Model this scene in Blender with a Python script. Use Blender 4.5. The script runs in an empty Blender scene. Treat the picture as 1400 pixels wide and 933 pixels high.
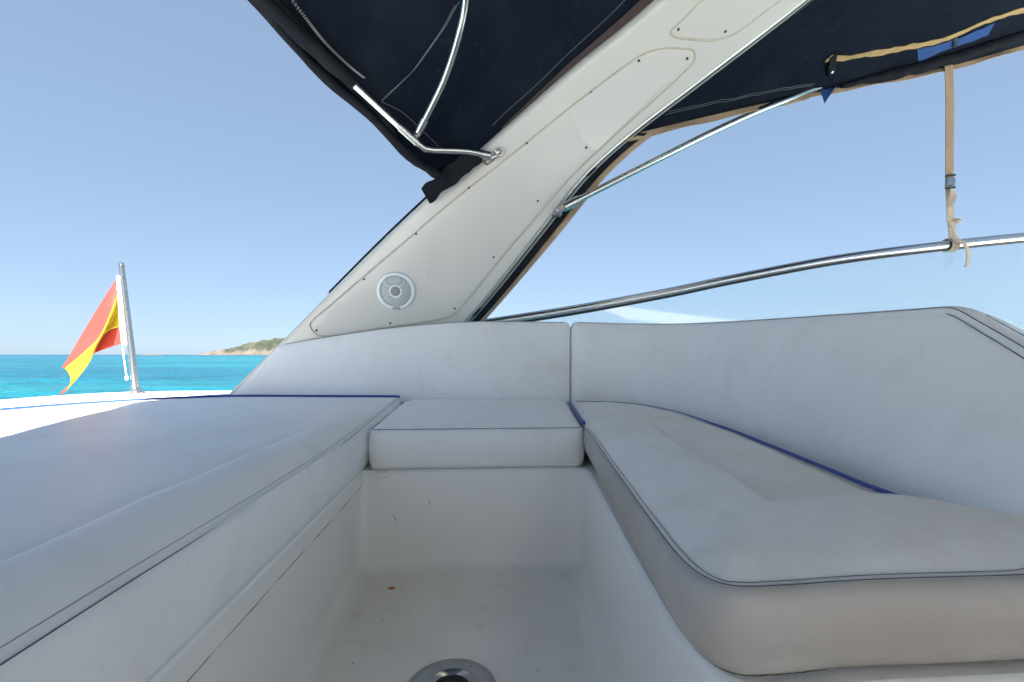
import bpy, bmesh, math, random
import numpy as np
from mathutils import Vector, Matrix, noise
from mathutils.geometry import delaunay_2d_cdt

# ------------------------------------------------------------------ camera, sky, sun, exposure
scene = bpy.context.scene
COL = scene.collection
CAM_Z = 0.65                      # metres above the cockpit floor (floor is z = 0)
cam_d = bpy.data.cameras.new('camera')
cam = bpy.data.objects.new('camera', cam_d); COL.objects.link(cam)
cam.location = (0, 0, CAM_Z)
cam.rotation_euler = (math.radians(90), 0, math.radians(-4.1))
cam_d.sensor_width = 36.0
cam_d.lens = 16.0
cam_d.shift_y = 18.5 / 1400
cam_d.clip_start = 0.02
cam_d.clip_end = 30000
scene.camera = cam

SUN_TO = Vector((-0.06, -0.75, 1.0)).normalized()      # direction towards the sun
SUN_EL = math.asin(SUN_TO.z)
world = bpy.data.worlds.new('World'); scene.world = world; world.use_nodes = True
wn = world.node_tree.nodes; wl = world.node_tree.links
sky = wn.new('ShaderNodeTexSky'); sky.sky_type = 'NISHITA'; sky.sun_disc = False
sky.sun_elevation = SUN_EL
sky.sun_rotation = math.atan2(SUN_TO.x, SUN_TO.y)
sky.air_density = 0.6; sky.dust_density = 0.5; sky.ozone_density = 3.0; sky.altitude = 0
bg = wn['Background']; bg.inputs['Strength'].default_value = 0.066
gam = wn.new('ShaderNodeGamma'); gam.inputs['Gamma'].default_value = 0.36          # even, hazy summer sky
tint = wn.new('ShaderNodeMix'); tint.data_type = 'RGBA'; tint.blend_type = 'MULTIPLY'; tint.inputs['Factor'].default_value = 1.0
tint.inputs['B'].default_value = (0.83, 0.985, 1.15, 1)
wl.new(sky.outputs['Color'], gam.inputs['Color']); wl.new(gam.outputs['Color'], tint.inputs['A'])
wl.new(tint.outputs['Result'], bg.inputs['Color'])
sun_d = bpy.data.lights.new('sun', 'SUN'); sun_d.energy = 5.0; sun_d.angle = math.radians(0.53)
sun_d.color = (1.0, 0.94, 0.85)
sun = bpy.data.objects.new('sun', sun_d); COL.objects.link(sun)
sun.rotation_euler = (-SUN_TO).to_track_quat('-Z', 'Y').to_euler()
sun.location = (0, -3, 8)
scene.view_settings.view_transform = 'Standard'
scene.view_settings.look = 'None'
scene.view_settings.exposure = 2.8
scene.cycles.max_bounces = 14; scene.cycles.diffuse_bounces = 10; scene.cycles.transparent_max_bounces = 12
scene.view_settings.gamma = 1.0

random.seed(4)
R = math.radians
# ------------------------------------------------------------------ curves of the boat (metres)
MID_Y = 0.20                      # centre line of the boat, set so the unseen canopy half shades the floor
def mirror(L):
    L = [tuple(p) for p in L]
    return L + [(x, 2 * MID_Y - y, z) for x, y, z in reversed(L[:-1])]
def cr(P, t):                     # Catmull-Rom through P, parameter = index
    n = len(P); i = max(0, min(n - 2, int(math.floor(t)))); f = t - i
    P = np.asarray(P, float)
    p1, p2 = P[i], P[i + 1]
    p0 = P[i - 1] if i > 0 else 2 * p1 - p2
    p3 = P[i + 2] if i + 2 < n else 2 * p2 - p1
    return .5 * (2 * p1 + (p2 - p0) * f + (2 * p0 - 5 * p1 + 4 * p2 - p3) * f * f + (3 * p1 - p0 - 3 * p2 + p3) * f ** 3)
def path(P, n):
    return [cr(P, (len(P) - 1) * i / (n - 1)) for i in range(n)]
def resamp(P, n, closed=False):   # equal arc length
    P = np.asarray(P, float)
    if closed: P = np.vstack([P, P[:1]])
    s = np.r_[0, np.cumsum(np.linalg.norm(np.diff(P, axis=0), axis=1))]
    q = np.linspace(0, s[-1], n + 1)[:-1] if closed else np.linspace(0, s[-1], n)
    return np.stack([np.interp(q, s, P[:, k]) for k in range(P.shape[1])], 1)
def unit(v):
    v = np.asarray(v, float); return v / max(1e-9, np.linalg.norm(v))
def sstep(a, b, x):
    t = np.clip((np.asarray(x, float) - a) / (b - a), 0, 1); return t * t * (3 - 2 * t)

ARCH_A = mirror([(-1.295, 2.37, .416), (-.977, 2.33, .722), (-.55, 2.25, 1.129), (-.224, 2.16, 1.406), (.081, 2.05, 1.639),
                 (.372, 1.92, 1.842), (.699, 1.70, 2.011), (.93, 1.40, 2.15), (1.03, .98, 2.22), (1.05, .20, 2.245)])
ARCH_F = mirror([(-.246, 2.37, .624), (.035, 2.31, .936), (.286, 2.23, 1.245), (.501, 2.13, 1.501), (.718, 2.04, 1.68),
                 (.964, 1.91, 1.84), (1.281, 1.69, 2.036), (1.5, 1.40, 2.17), (1.62, .98, 2.24), (1.64, .20, 2.265)])
def arch(t, b):
    a = cr(ARCH_A, t); f = cr(ARCH_F, t); return a + (f - a) * b
def arch_n(t, b):                 # unit normal pointing into the cockpit
    e = .02
    n = np.cross(arch(t + e, b) - arch(t - e, b), arch(t, b + e) - arch(t, b - e))
    n = unit(n)
    return n if np.dot(n, np.array([0.3, MID_Y, 0.8]) - arch(t, b)) > 0 else -n

AFT_EDGE = [(-.178, 2.06, 1.45), (-.3, 2.03, 1.52), (-.464, 1.94, 1.655), (-.64, 1.86, 1.78), (-.815, 1.74, 1.945),
            (-1.0, 1.52, 2.08), (-1.20, 1.22, 2.19), (-1.50, .78, 2.27), (-1.38, .30, 2.27), (-1.22, -.21, 2.22),
            (-1.02, -.72, 2.10), (-.82, -1.15, 1.92), (-.5, -1.50, 1.68), (-.178, -1.66, 1.45)]  # part out of view shaped to cast the shade edge on the aft seat
_ta = [3.5 + 11.0 * i / 160 for i in range(161)]
AFT_IN = resamp([cr(ARCH_A, t) - arch_n(t, 0) * .035 for t in _ta], 161)
AFT_OUT = resamp(path(AFT_EDGE, 321), 161)
def aft_canopy(q, p):             # q along the arch from port to starboard, p from the arch to the aft edge
    i = q * 160
    a = cr(AFT_IN, i); e = cr(AFT_OUT, i)
    m = a + (e - a) * p
    out = unit(m - np.array([m[0], MID_Y, .7]))
    wr = .010 * noise.noise(Vector((q * 37, p * 10, 3))) + .009 * noise.noise(Vector((q * 13 + p * 12, p * 3, 9))) + .004 * noise.noise(Vector((q * 90, p * 8, 5)))
    return m + out * (.05 * math.sin(math.pi * min(1, max(0, p))) + .01 + wr * math.sin(math.pi * min(1, max(0, p))))
PORT_EDGE = [(.697, 2.06, 1.641), (1.217, 2.12, 1.829), (1.703, 2.17, 1.97), (1.964, 2.2, 2.043), (2.43, 2.22, 2.155), (2.891, 2.22, 2.296), (3.2, 2.2, 2.385)]
_tf = [3.85 + 10.3 * i / 160 for i in range(161)]
FWD_IN = resamp([cr(ARCH_F, t) - arch_n(t, 1) * .03 for t in _tf], 161)
PORT_EDGE[0] = tuple(FWD_IN[0])
FWD_SIDE = resamp(path(PORT_EDGE, 120), 61)
FWD_SIDE2 = FWD_SIDE * np.array([1, -1, 1]) + np.array([0, 2 * MID_Y, 0])
FWD_OUT = resamp(path(mirror([PORT_EDGE[-1], (3.21, 1.7, 2.52), (3.22, 1.1, 2.60), (3.22, .20, 2.62)]), 161), 161)
def fwd_canopy(p, q):             # p from the arch forward, q from the port side to starboard (Coons patch)
    i = q * 160; j = p * 60
    a = cr(FWD_IN, i); b = cr(FWD_OUT, i); c = cr(FWD_SIDE, j); d = cr(FWD_SIDE2, j)
    bil = (1 - p) * ((1 - q) * FWD_IN[0] + q * FWD_IN[-1]) + p * ((1 - q) * FWD_OUT[0] + q * FWD_OUT[-1])
    r_ = (1 - p) * a + p * b + (1 - q) * c + q * d - bil
    wr = .010 * noise.noise(Vector((p * 18, q * 40, 8))) + .009 * noise.noise(Vector((p * 40, q * 15, 2))) + .004 * noise.noise(Vector((p * 70, q * 60, 6)))
    return r_ + np.array([0, 0, wr * min(1., p * 12) * min(1., q * 20)])
AFT_Q = 4.459 / float(np.linalg.norm(np.diff(AFT_IN, axis=0), axis=1).sum())      # seam positions were measured on a 4.459 m arch edge
FWD_Q = 3.824 / float(np.linalg.norm(np.diff(FWD_IN, axis=0), axis=1).sum())
FWD_P = 3.168 / float(np.linalg.norm(np.diff(FWD_SIDE, axis=0), axis=1).sum())
# ------------------------------------------------------------------ materials
def mat(name, col, rough=.5, metal=0., spec=.5, var=None, bump=None, coat=0., specks=None, sheen=0.):
    """var = list of (scale, colour, low, high, amount): noise-shaped blends towards colour; bump = list of (scale, distance)."""
    m = bpy.data.materials.new(name); m.use_nodes = True
    nt = m.node_tree; N = nt.nodes; L = nt.links
    b = N['Principled BSDF']
    b.inputs['Base Color'].default_value = (*col, 1); b.inputs['Roughness'].default_value = rough
    b.inputs['Metallic'].default_value = metal; b.inputs['Specular IOR Level'].default_value = spec
    b.inputs['Coat Weight'].default_value = coat; b.inputs['Coat Roughness'].default_value = .12
    b.inputs['Sheen Weight'].default_value = sheen
    tc = N.new('ShaderNodeTexCoord')
    def noise_n(scale, detail=5, rough_=.6, off=0.):
        mp = N.new('ShaderNodeMapping'); mp.inputs['Location'].default_value = (off, off * 1.7, off * .6)
        L.new(tc.outputs['Object'], mp.inputs['Vector'])
        n = N.new('ShaderNodeTexNoise'); n.inputs['Scale'].default_value = scale
        n.inputs['Detail'].default_value = detail; n.inputs['Roughness'].default_value = rough_
        L.new(mp.outputs['Vector'], n.inputs['Vector']); return n
    cur = None
    for k, (sc, c2, lo, hi, amt) in enumerate(var or []):
        n = noise_n(sc, detail=1.5 if sc < 2 else 5, off=3.1 * k + len(name))
        r = N.new('ShaderNodeMapRange'); r.inputs['From Min'].default_value = lo; r.inputs['From Max'].default_value = hi
        r.inputs['To Max'].default_value = amt; L.new(n.outputs['Fac'], r.inputs['Value'])
        mx = N.new('ShaderNodeMix'); mx.data_type = 'RGBA'
        L.new(r.outputs['Result'], mx.inputs['Factor'])
        if cur is None: mx.inputs['A'].default_value = (*col, 1)
        else: L.new(cur, mx.inputs['A'])
        mx.inputs['B'].default_value = (*c2, 1); cur = mx.outputs['Result']
    if cur is not None: L.new(cur, b.inputs['Base Color'])
    prev = None
    for k, (sc, dist) in enumerate(bump or []):
        n = noise_n(sc, detail=3, off=7.7 * k + 1)
        bp = N.new('ShaderNodeBump'); bp.inputs['Distance'].default_value = dist; bp.inputs['Strength'].default_value = 1.
        L.new(n.outputs['Fac'], bp.inputs['Height'])
        if prev is not None: L.new(prev, bp.inputs['Normal'])
        prev = bp.outputs['Normal']
    if prev is not None: L.new(prev, b.inputs['Normal'])
    if var and metal < .5:
        n = noise_n(6, detail=1.5, off=11); r = N.new('ShaderNodeMapRange')
        r.inputs['To Min'].default_value = rough - .07; r.inputs['To Max'].default_value = rough + .1
        L.new(n.outputs['Fac'], r.inputs['Value']); L.new(r.outputs['Result'], b.inputs['Roughness'])
    return m
TAN_DIRT = (.50, .43, .34)
M = {}
M['vinyl'] = mat('white_vinyl', (.89, .88, .86), .42, var=[(2.2, (.81, .785, .74), .45, .75, .7), (9, (.68, .63, .56), .55, .8, .35), (60, (.55, .5, .44), .66, .78, .35)],
                 bump=[(5, .006), (420, .00035)])
M['vinyl_side'] = mat('grubby_white_vinyl', (.47, .432, .395), .45, var=[(2.2, (.37, .325, .28), .40, .66, .8), (9, (.57, .535, .49), .5, .7, .5), (50, (.34, .28, .22), .64, .78, .4)], bump=[(6, .006), (420, .0004)])  # grubby vinyl, darkened further to put the fronts' dim shade into colour
M['vinyl_worn'] = mat('worn_white_vinyl', (.83, .805, .77), .42, var=[(2.6, (.70, .64, .57), .42, .72, .8), (11, (.64, .575, .50), .52, .76, .4), (70, (.42, .36, .29), .66, .78, .4)],
                      bump=[(6, .006), (420, .0004)])
M['gel'] = mat('white_gelcoat', (.88, .86, .82), .37, coat=.3, var=[(1.6, (.79, .76, .70), .25, .8, .8)], bump=[(3, .001)])
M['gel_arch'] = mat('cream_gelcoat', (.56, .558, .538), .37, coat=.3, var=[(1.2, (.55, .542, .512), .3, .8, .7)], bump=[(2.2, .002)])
M['gel_floor'] = mat('worn_gelcoat', (.88, .85, .80), .38, coat=.15, var=[(3, (.76, .70, .62), .42, .72, .7), (16, (.66, .6, .52), .56, .78, .5), (130, (.35, .30, .25), .71, .75, .45)], bump=[(4, .002), (90, .0003)])
M['deck'] = mat('deck_gelcoat', (.82, .82, .80), .4, var=[(3, (.76, .75, .72), .4, .7, .5)])
M['seal'] = mat('beige_sealant', (.50, .465, .385), .6, var=[(20, (.42, .36, .27), .45, .7, .8)])
M['ledge_gap'] = mat('dirty_sealant', (.36, .32, .27), .8, var=[(40, (.14, .11, .09), .45, .7, .8)])  # brown dirt and the ledge gap's shade in one colour
M['thread'] = mat('dark_thread', (.10, .10, .12), .8)
M['thread_w'] = mat('grey_thread', (.17, .18, .20), .8)
M['pipe'] = mat('blue_piping', (.012, .055, .30), .4)
M['steel'] = mat('stainless_steel', (.55, .54, .52), .24, 1., var=[(14, (.58, .56, .53), .5, .75, .6)])
M['steel_d'] = mat('dull_stainless_steel', (.55, .54, .52), .3, 1., var=[(30, (.35, .27, .2), .55, .75, .7)])
M['rust'] = mat('rust_stain', (.42, .17, .06), .8, var=[(60, (.25, .1, .04), .4, .7, .8)])
M['navy'] = mat('navy_canvas', (.004, .0075, .017), .85, var=[(4, (.010, .014, .024), .45, .75, .8), (22, (.022, .026, .033), .58, .8, .5)], bump=[(7, .006), (600, .0008)], spec=.12)
M['black'] = mat('black_canvas', (.008, .0095, .014), .8, spec=.15, var=[(9, (.02, .022, .028), .5, .75, .7)], bump=[(18, .004)])
M['maroon'] = mat('faded_maroon_binding', (.055, .034, .034), .8, var=[(20, (.035, .022, .024), .45, .7, .8)])
M['tan'] = mat('tan_webbing', (.40, .29, .19), .8, var=[(12, (.30, .21, .14), .45, .7, .8)], bump=[(300, .0006)])
M['tan_l'] = mat('pale_webbing', (.62, .50, .38), .8, var=[(25, (.48, .38, .28), .45, .7, .8)], bump=[(300, .0006)])
M['gold'] = mat('ochre_zip_tape', (.42, .29, .12), .8, var=[(25, (.28, .19, .09), .45, .7, .8)])
M['blue'] = mat('blue_canvas', (.012, .06, .22), .8, var=[(14, (.01, .035, .12), .5, .7, .7)])
M['buckle'] = mat('grey_plastic', (.16, .22, .28), .45)
M['dark'] = mat('dark_plastic', (.02, .022, .025), .5)
M['screw'] = mat('screw_head', (.05, .045, .04), .6)
M['spk'] = mat('white_plastic', (.74, .78, .80), .4)
M['grey'] = mat('grey_plastic_cap', (.25, .27, .28), .5)
M['socket'] = mat('brushed_aluminium', (.42, .43, .44), .38, .85, var=[(40, (.3, .3, .31), .45, .7, .7)])
M['red'] = mat('red_flag_cloth', (.30, .022, .016), .75)
M['yellow'] = mat('yellow_flag_cloth', (.36, .265, .006), .75)
M['white'] = mat('white_cloth', (.8, .79, .76), .7)
M['crack'] = mat('cracked_vinyl', (.10, .085, .07), .8)
M['leaf'] = mat('dry_leaf', (.45, .20, .07), .8)
M['hull'] = mat('hull_gelcoat', (.78, .78, .77), .25, coat=.3)

# perforated grille: fine holes as a procedural dot pattern
def grille_mat():
    m = bpy.data.materials.new('perforated_grille'); m.use_nodes = True
    N = m.node_tree.nodes; L = m.node_tree.links; b = N['Principled BSDF']
    tc = N.new('ShaderNodeTexCoord'); v = N.new('ShaderNodeTexVoronoi'); v.inputs['Scale'].default_value = 230
    v.inputs['Randomness'].default_value = .15
    r = N.new('ShaderNodeMapRange'); r.inputs['From Min'].default_value = .30; r.inputs['From Max'].default_value = .42
    mx = N.new('ShaderNodeMix'); mx.data_type = 'RGBA'
    mx.inputs['A'].default_value = (.20, .22, .23, 1); mx.inputs['B'].default_value = (.46, .49, .50, 1)
    L.new(tc.outputs['Object'], v.inputs['Vector']); L.new(v.outputs['Distance'], r.inputs['Value'])
    L.new(r.outputs['Result'], mx.inputs['Factor']); L.new(mx.outputs['Result'], b.inputs['Base Color'])
    b.inputs['Roughness'].default_value = .5
    return m
M['grille'] = grille_mat()
def glass_mat():                  # slightly hazy acrylic side screen
    m = bpy.data.materials.new('hazy_acrylic'); m.use_nodes = True
    N = m.node_tree.nodes; L = m.node_tree.links
    for n in list(N): N.remove(n)
    out = N.new('ShaderNodeOutputMaterial')
    tr = N.new('ShaderNodeBsdfTransparent'); tr.inputs['Color'].default_value = (.97, .985, .98, 1)
    tl = N.new('ShaderNodeBsdfTranslucent'); tl.inputs['Color'].default_value = (.85, .9, .93, 1)
    df = N.new('ShaderNodeBsdfDiffuse'); df.inputs['Color'].default_value = (.85, .9, .93, 1)
    ad = N.new('ShaderNodeMixShader'); ad.inputs['Fac'].default_value = .5
    L.new(tl.outputs[0], ad.inputs[1]); L.new(df.outputs[0], ad.inputs[2])
    tc = N.new('ShaderNodeTexCoord'); n = N.new('ShaderNodeTexNoise'); n.inputs['Scale'].default_value = 1.6
    L.new(tc.outputs['Object'], n.inputs['Vector'])
    r = N.new('ShaderNodeMapRange'); r.inputs['To Min'].default_value = .04; r.inputs['To Max'].default_value = .12
    L.new(n.outputs['Fac'], r.inputs['Value'])
    m1 = N.new('ShaderNodeMixShader'); L.new(r.outputs['Result'], m1.inputs['Fac'])
    L.new(tr.outputs[0], m1.inputs[1]); L.new(ad.outputs[0], m1.inputs[2])
    gl = N.new('ShaderNodeBsdfGlossy'); gl.inputs['Roughness'].default_value = .03
    m2 = N.new('ShaderNodeMixShader'); m2.inputs['Fac'].default_value = .03
    L.new(m1.outputs[0], m2.inputs[1]); L.new(gl.outputs[0], m2.inputs[2])
    L.new(m2.outputs[0], out.inputs['Surface'])
    return m
M['glass'] = glass_mat()
def sea_mat():
    m = bpy.data.materials.new('turquoise_sea'); m.use_nodes = True
    N = m.node_tree.nodes; L = m.node_tree.links; b = N['Principled BSDF']
    tc = N.new('ShaderNodeTexCoord')
    mp = N.new('ShaderNodeMapping'); mp.inputs['Scale'].default_value = (.012, .03, 1); L.new(tc.outputs['Object'], mp.inputs['Vector'])
    n1 = N.new('ShaderNodeTexNoise'); n1.inputs['Scale'].default_value = 1.; n1.inputs['Detail'].default_value = 4; L.new(mp.outputs['Vector'], n1.inputs['Vector'])
    cr_ = N.new('ShaderNodeValToRGB'); L.new(n1.outputs['Fac'], cr_.inputs['Fac'])
    e = cr_.color_ramp.elements
    e[0].position = .35; e[0].color = (.0, .046, .080, 1); e[1].position = .65; e[1].color = (.001, .090, .115, 1)
    # deep water farther out is bluer
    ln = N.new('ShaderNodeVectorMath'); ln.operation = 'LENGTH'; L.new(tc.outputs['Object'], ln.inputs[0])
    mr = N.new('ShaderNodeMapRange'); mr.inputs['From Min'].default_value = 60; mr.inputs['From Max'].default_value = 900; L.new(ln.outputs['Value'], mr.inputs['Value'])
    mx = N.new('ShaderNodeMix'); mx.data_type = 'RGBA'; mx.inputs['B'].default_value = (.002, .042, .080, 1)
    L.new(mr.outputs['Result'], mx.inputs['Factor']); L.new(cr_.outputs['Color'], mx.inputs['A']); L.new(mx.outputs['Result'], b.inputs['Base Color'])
    mp2 = N.new('ShaderNodeMapping'); mp2.inputs['Scale'].default_value = (.16, .42, 1); L.new(tc.outputs['Object'], mp2.inputs['Vector'])
    n3 = N.new('ShaderNodeTexNoise'); n3.inputs['Scale'].default_value = 1.; n3.inputs['Detail'].default_value = 7; n3.inputs['Roughness'].default_value = .65; L.new(mp2.outputs['Vector'], n3.inputs['Vector'])
    r3 = N.new('ShaderNodeMapRange'); r3.inputs['From Min'].default_value = .36; r3.inputs['From Max'].default_value = .64; r3.inputs['To Min'].default_value = .84; r3.inputs['To Max'].default_value = 1.26; L.new(n3.outputs['Fac'], r3.inputs['Value'])  # light and dark of the ripples painted into the water colour
    sc3 = N.new('ShaderNodeVectorMath'); sc3.operation = 'SCALE'; L.new(mx.outputs['Result'], sc3.inputs[0]); L.new(r3.outputs['Result'], sc3.inputs['Scale']); L.new(sc3.outputs[0], b.inputs['Base Color'])
    b.inputs['Roughness'].default_value = .22; b.inputs['Specular IOR Level'].default_value = .03
    n2 = N.new('ShaderNodeTexNoise'); n2.inputs['Scale'].default_value = 1.4; n2.inputs['Detail'].default_value = 6; L.new(tc.outputs['Object'], n2.inputs['Vector'])
    bp = N.new('ShaderNodeBump'); bp.inputs['Distance'].default_value = .6; L.new(n2.outputs['Fac'], bp.inputs['Height'])
    L.new(bp.outputs['Normal'], b.inputs['Normal'])
    return m
M['sea'] = sea_mat()
def island_mat():
    m = bpy.data.materials.new('scrub_and_rock'); m.use_nodes = True
    N = m.node_tree.nodes; L = m.node_tree.links; b = N['Principled BSDF']; b.inputs['Roughness'].default_value = .9
    b.inputs['Specular IOR Level'].default_value = .1
    tc = N.new('ShaderNodeTexCoord'); n = N.new('ShaderNodeTexNoise'); n.inputs['Scale'].default_value = .035; n.inputs['Detail'].default_value = 6
    L.new(tc.outputs['Object'], n.inputs['Vector'])
    c = N.new('ShaderNodeValToRGB'); e = c.color_ramp.elements
    e[0].position = .38; e[0].color = (.020, .026, .019, 1); e[1].position = .66; e[1].color = (.050, .052, .040, 1)
    L.new(n.outputs['Fac'], c.inputs['Fac'])
    rk = N.new('ShaderNodeValToRGB'); e = rk.color_ramp.elements
    e[0].position = .35; e[0].color = (.050, .045, .039, 1); e[1].position = .6; e[1].color = (.085, .077, .067, 1); L.new(n.outputs['Fac'], rk.inputs['Fac'])
    sp = N.new('ShaderNodeSeparateXYZ'); L.new(tc.outputs['Object'], sp.inputs[0])
    ad = N.new('ShaderNodeMath'); ad.operation = 'MULTIPLY_ADD'; L.new(n.outputs['Fac'], ad.inputs[0]); ad.inputs[1].default_value = -34; L.new(sp.outputs['Z'], ad.inputs[2])
    mr = N.new('ShaderNodeMapRange'); mr.inputs['From Min'].default_value = -8; mr.inputs['From Max'].default_value = 2; L.new(ad.outputs[0], mr.inputs['Value'])
    mx = N.new('ShaderNodeMix'); mx.data_type = 'RGBA'; L.new(mr.outputs['Result'], mx.inputs['Factor'])
    L.new(rk.outputs['Color'], mx.inputs['A']); L.new(c.outputs['Color'], mx.inputs['B']); L.new(mx.outputs['Result'], b.inputs['Base Color'])
    return m
M['island'] = island_mat()

# ------------------------------------------------------------------ mesh helpers
def thing(name, label, cat, loc=(0, 0, 0), group=None):
    o = bpy.data.objects.new(name, None); COL.objects.link(o); o.location = loc; o.empty_display_size = .1
    return tag(o, label, cat, group)
def tag(o, label, cat=None, group=None, kind=None):
    o['label'] = label
    if cat: o['category'] = cat
    if group: o['group'] = group
    if kind: o['kind'] = kind
    return o
def obj(name, V, Fc, m, parent=None, smooth=True, angle=40, recalc=True, solid=0):
    me = bpy.data.meshes.new(name)
    me.from_pydata([tuple(float(c) for c in v) for v in V], [], Fc); me.update()
    if recalc:
        b = bmesh.new(); b.from_mesh(me); bmesh.ops.recalc_face_normals(b, faces=b.faces); b.to_mesh(me); b.free()
    o = bpy.data.objects.new(name, me); COL.objects.link(o); me.materials.append(M[m])
    if smooth:
        me.polygons.foreach_set('use_smooth', [True] * len(me.polygons))
        if angle: me.set_sharp_from_angle(angle=R(angle))
    if solid:
        s = o.modifiers.new('thickness', 'SOLIDIFY'); s.thickness = solid; s.offset = 0
    if parent:
        o.parent = parent
        if parent.parent is None: o.matrix_parent_inverse = Matrix.Translation(-parent.location)   # meshes keep world coordinates
    return o
class MB:
    def __init__(s): s.V = []; s.F = []
    def add(s, V, F):
        n = len(s.V); s.V += [tuple(v) for v in V]; s.F += [tuple(i + n for i in f) for f in F]; return s
    def build(s, *a, **k): return obj(a[0], s.V, s.F, *a[1:], **k)
def frames(P):
    P = np.asarray(P, float); T = np.gradient(P, axis=0); T /= np.linalg.norm(T, axis=1)[:, None] + 1e-12
    up = np.array([0, 0, 1.]) if abs(T[0][2]) < .9 else np.array([0, 1., 0])
    out = []; n = unit(up - T[0] * np.dot(up, T[0]))
    for t in T:
        n = unit(n - t * np.dot(n, t)); out.append((n, np.cross(t, n)))
    return P, out
def tube(P, r, n=10, cap=True, ry=None):
    P, fr = frames(P); V = []; F = []
    rr = r if hasattr(r, '__len__') else [r] * len(P)
    for p, (a, b), q in zip(P, fr, rr):
        for k in range(n):
            th = 2 * math.pi * k / n
            V.append(p + a * math.cos(th) * q + b * math.sin(th) * (q if ry is None else ry))
    for i in range(len(P) - 1):
        for k in range(n):
            F.append((i * n + k, i * n + (k + 1) % n, (i + 1) * n + (k + 1) % n, (i + 1) * n + k))
    if cap: F.append(tuple(range(n))[::-1]); F.append(tuple((len(P) - 1) * n + k for k in range(n)))
    return V, F
def closed_tube(P, r, n=6):
    P = np.vstack([P, P[:2]]); V, F = tube(P, r, n, cap=False); return V, F
def lathe(prof, c, ax, n=40, cap=True):          # prof = [(radius, height along ax)]
    ax = unit(ax); u = unit(np.cross(ax, [0, 0, 1] if abs(ax[2]) < .9 else [1, 0, 0])); w = np.cross(ax, u); c = np.asarray(c, float)
    V = []; F = []
    for r_, h in prof:
        for k in range(n):
            th = 2 * math.pi * k / n; V.append(c + ax * h + (u * math.cos(th) + w * math.sin(th)) * r_)
    for i in range(len(prof) - 1):
        for k in range(n): F.append((i * n + k, i * n + (k + 1) % n, (i + 1) * n + (k + 1) % n, (i + 1) * n + k))
    if cap:
        F.append(tuple(range(n))); F.append(tuple((len(prof) - 1) * n + k for k in range(n)))
    return V, F
def rbox(c, s, ax=((1, 0, 0), (0, 1, 0), (0, 0, 1)), bev=.15):   # box with chamfered vertical edges and rims
    c = np.asarray(c, float); X, Y, Z = [unit(a) for a in ax]; hx, hy, hz = [q / 2 for q in s]; b = min(hx, hy, hz) * 2 * bev
    ring = lambda x, y: [(x, -y + b), (x, y - b), (x - b, y), (-x + b, y), (-x, y - b), (-x, -y + b), (-x + b, -y), (x - b, -y)]
    V = []; F = []
    for z, i in ((-hz, b), (-hz + b, 0), (hz - b, 0), (hz, b)):
        for x, y in ring(hx - i, hy - i): V.append(c + X * x + Y * y + Z * z)
    for k in range(3):
        for j in range(8): F.append((k * 8 + j, k * 8 + (j + 1) % 8, k * 8 + 8 + (j + 1) % 8, k * 8 + 8 + j))
    F.append(tuple(range(8))); F.append(tuple(range(24, 32)))
    return V, F
def ribbon(P, Wd, th=.0015):                      # band along P with half-width vectors Wd, closed thin box section
    P = np.asarray(P, float); Wd = np.asarray(Wd, float)
    if Wd.ndim == 1: Wd = np.tile(Wd, (len(P), 1))
    T = np.gradient(P, axis=0); V = []; F = []
    for p, w, t in zip(P, Wd, T):
        n = unit(np.cross(t, w)) * th / 2
        V += [p - w - n, p + w - n, p + w + n, p - w + n]
    for i in range(len(P) - 1):
        for k in range(4): F.append((4 * i + k, 4 * i + (k + 1) % 4, 4 * i + 4 + (k + 1) % 4, 4 * i + 4 + k))
    F += [(0, 1, 2, 3), tuple(4 * (len(P) - 1) + k for k in range(4))]
    return V, F
def round_poly(P, rad, seg=6):
    out = []; n = len(P)
    for i in range(n):
        p = np.array(P[i][:2], float); a = np.array(P[i - 1][:2], float); b = np.array(P[(i + 1) % n][:2], float)
        r_ = P[i][2] if len(P[i]) > 2 else rad
        la, lb = np.linalg.norm(a - p), np.linalg.norm(b - p); q = min(r_, la * .48, lb * .48)
        s = p + (a - p) / la * q; e = p + (b - p) / lb * q
        for k in range(seg + 1):
            t = k / seg; out.append((1 - t) ** 2 * s + 2 * t * (1 - t) * p + t * t * e)
    return np.array(out)
def pdist(Q, O, closed=True):
    A = np.asarray(O, float); B = np.roll(A, -1, 0) if closed else A[1:]
    if not closed: A = A[:-1]
    D = np.full(len(Q), 1e9)
    for a, b in zip(A, B):
        ab = b - a; l2 = ab @ ab + 1e-12; t = np.clip(((Q - a) @ ab) / l2, 0, 1)
        D = np.minimum(D, np.linalg.norm(Q - a - t[:, None] * ab, axis=1))
    return D
def inside(Q, O):
    x, y = Q[:, 0], Q[:, 1]; c = np.zeros(len(Q), bool); n = len(O)
    for i in range(n):
        (x1, y1), (x2, y2) = O[i], O[(i + 1) % n]
        m = ((y1 > y) != (y2 > y)); c ^= m & (x < (x2 - x1) * (y - y1) / (y2 - y1 + 1e-15) + x1)
    return c
def ccw(O):
    a = 0.5 * np.sum(O[:, 0] * np.roll(O[:, 1], -1) - np.roll(O[:, 0], -1) * O[:, 1]); return O if a > 0 else O[::-1]
def onorm(O):                                     # outward unit normals of a ccw outline
    T = np.roll(O, -1, 0) - np.roll(O, 1, 0); T /= np.linalg.norm(T, axis=1)[:, None] + 1e-12
    return np.stack([T[:, 1], -T[:, 0]], 1)
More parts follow.
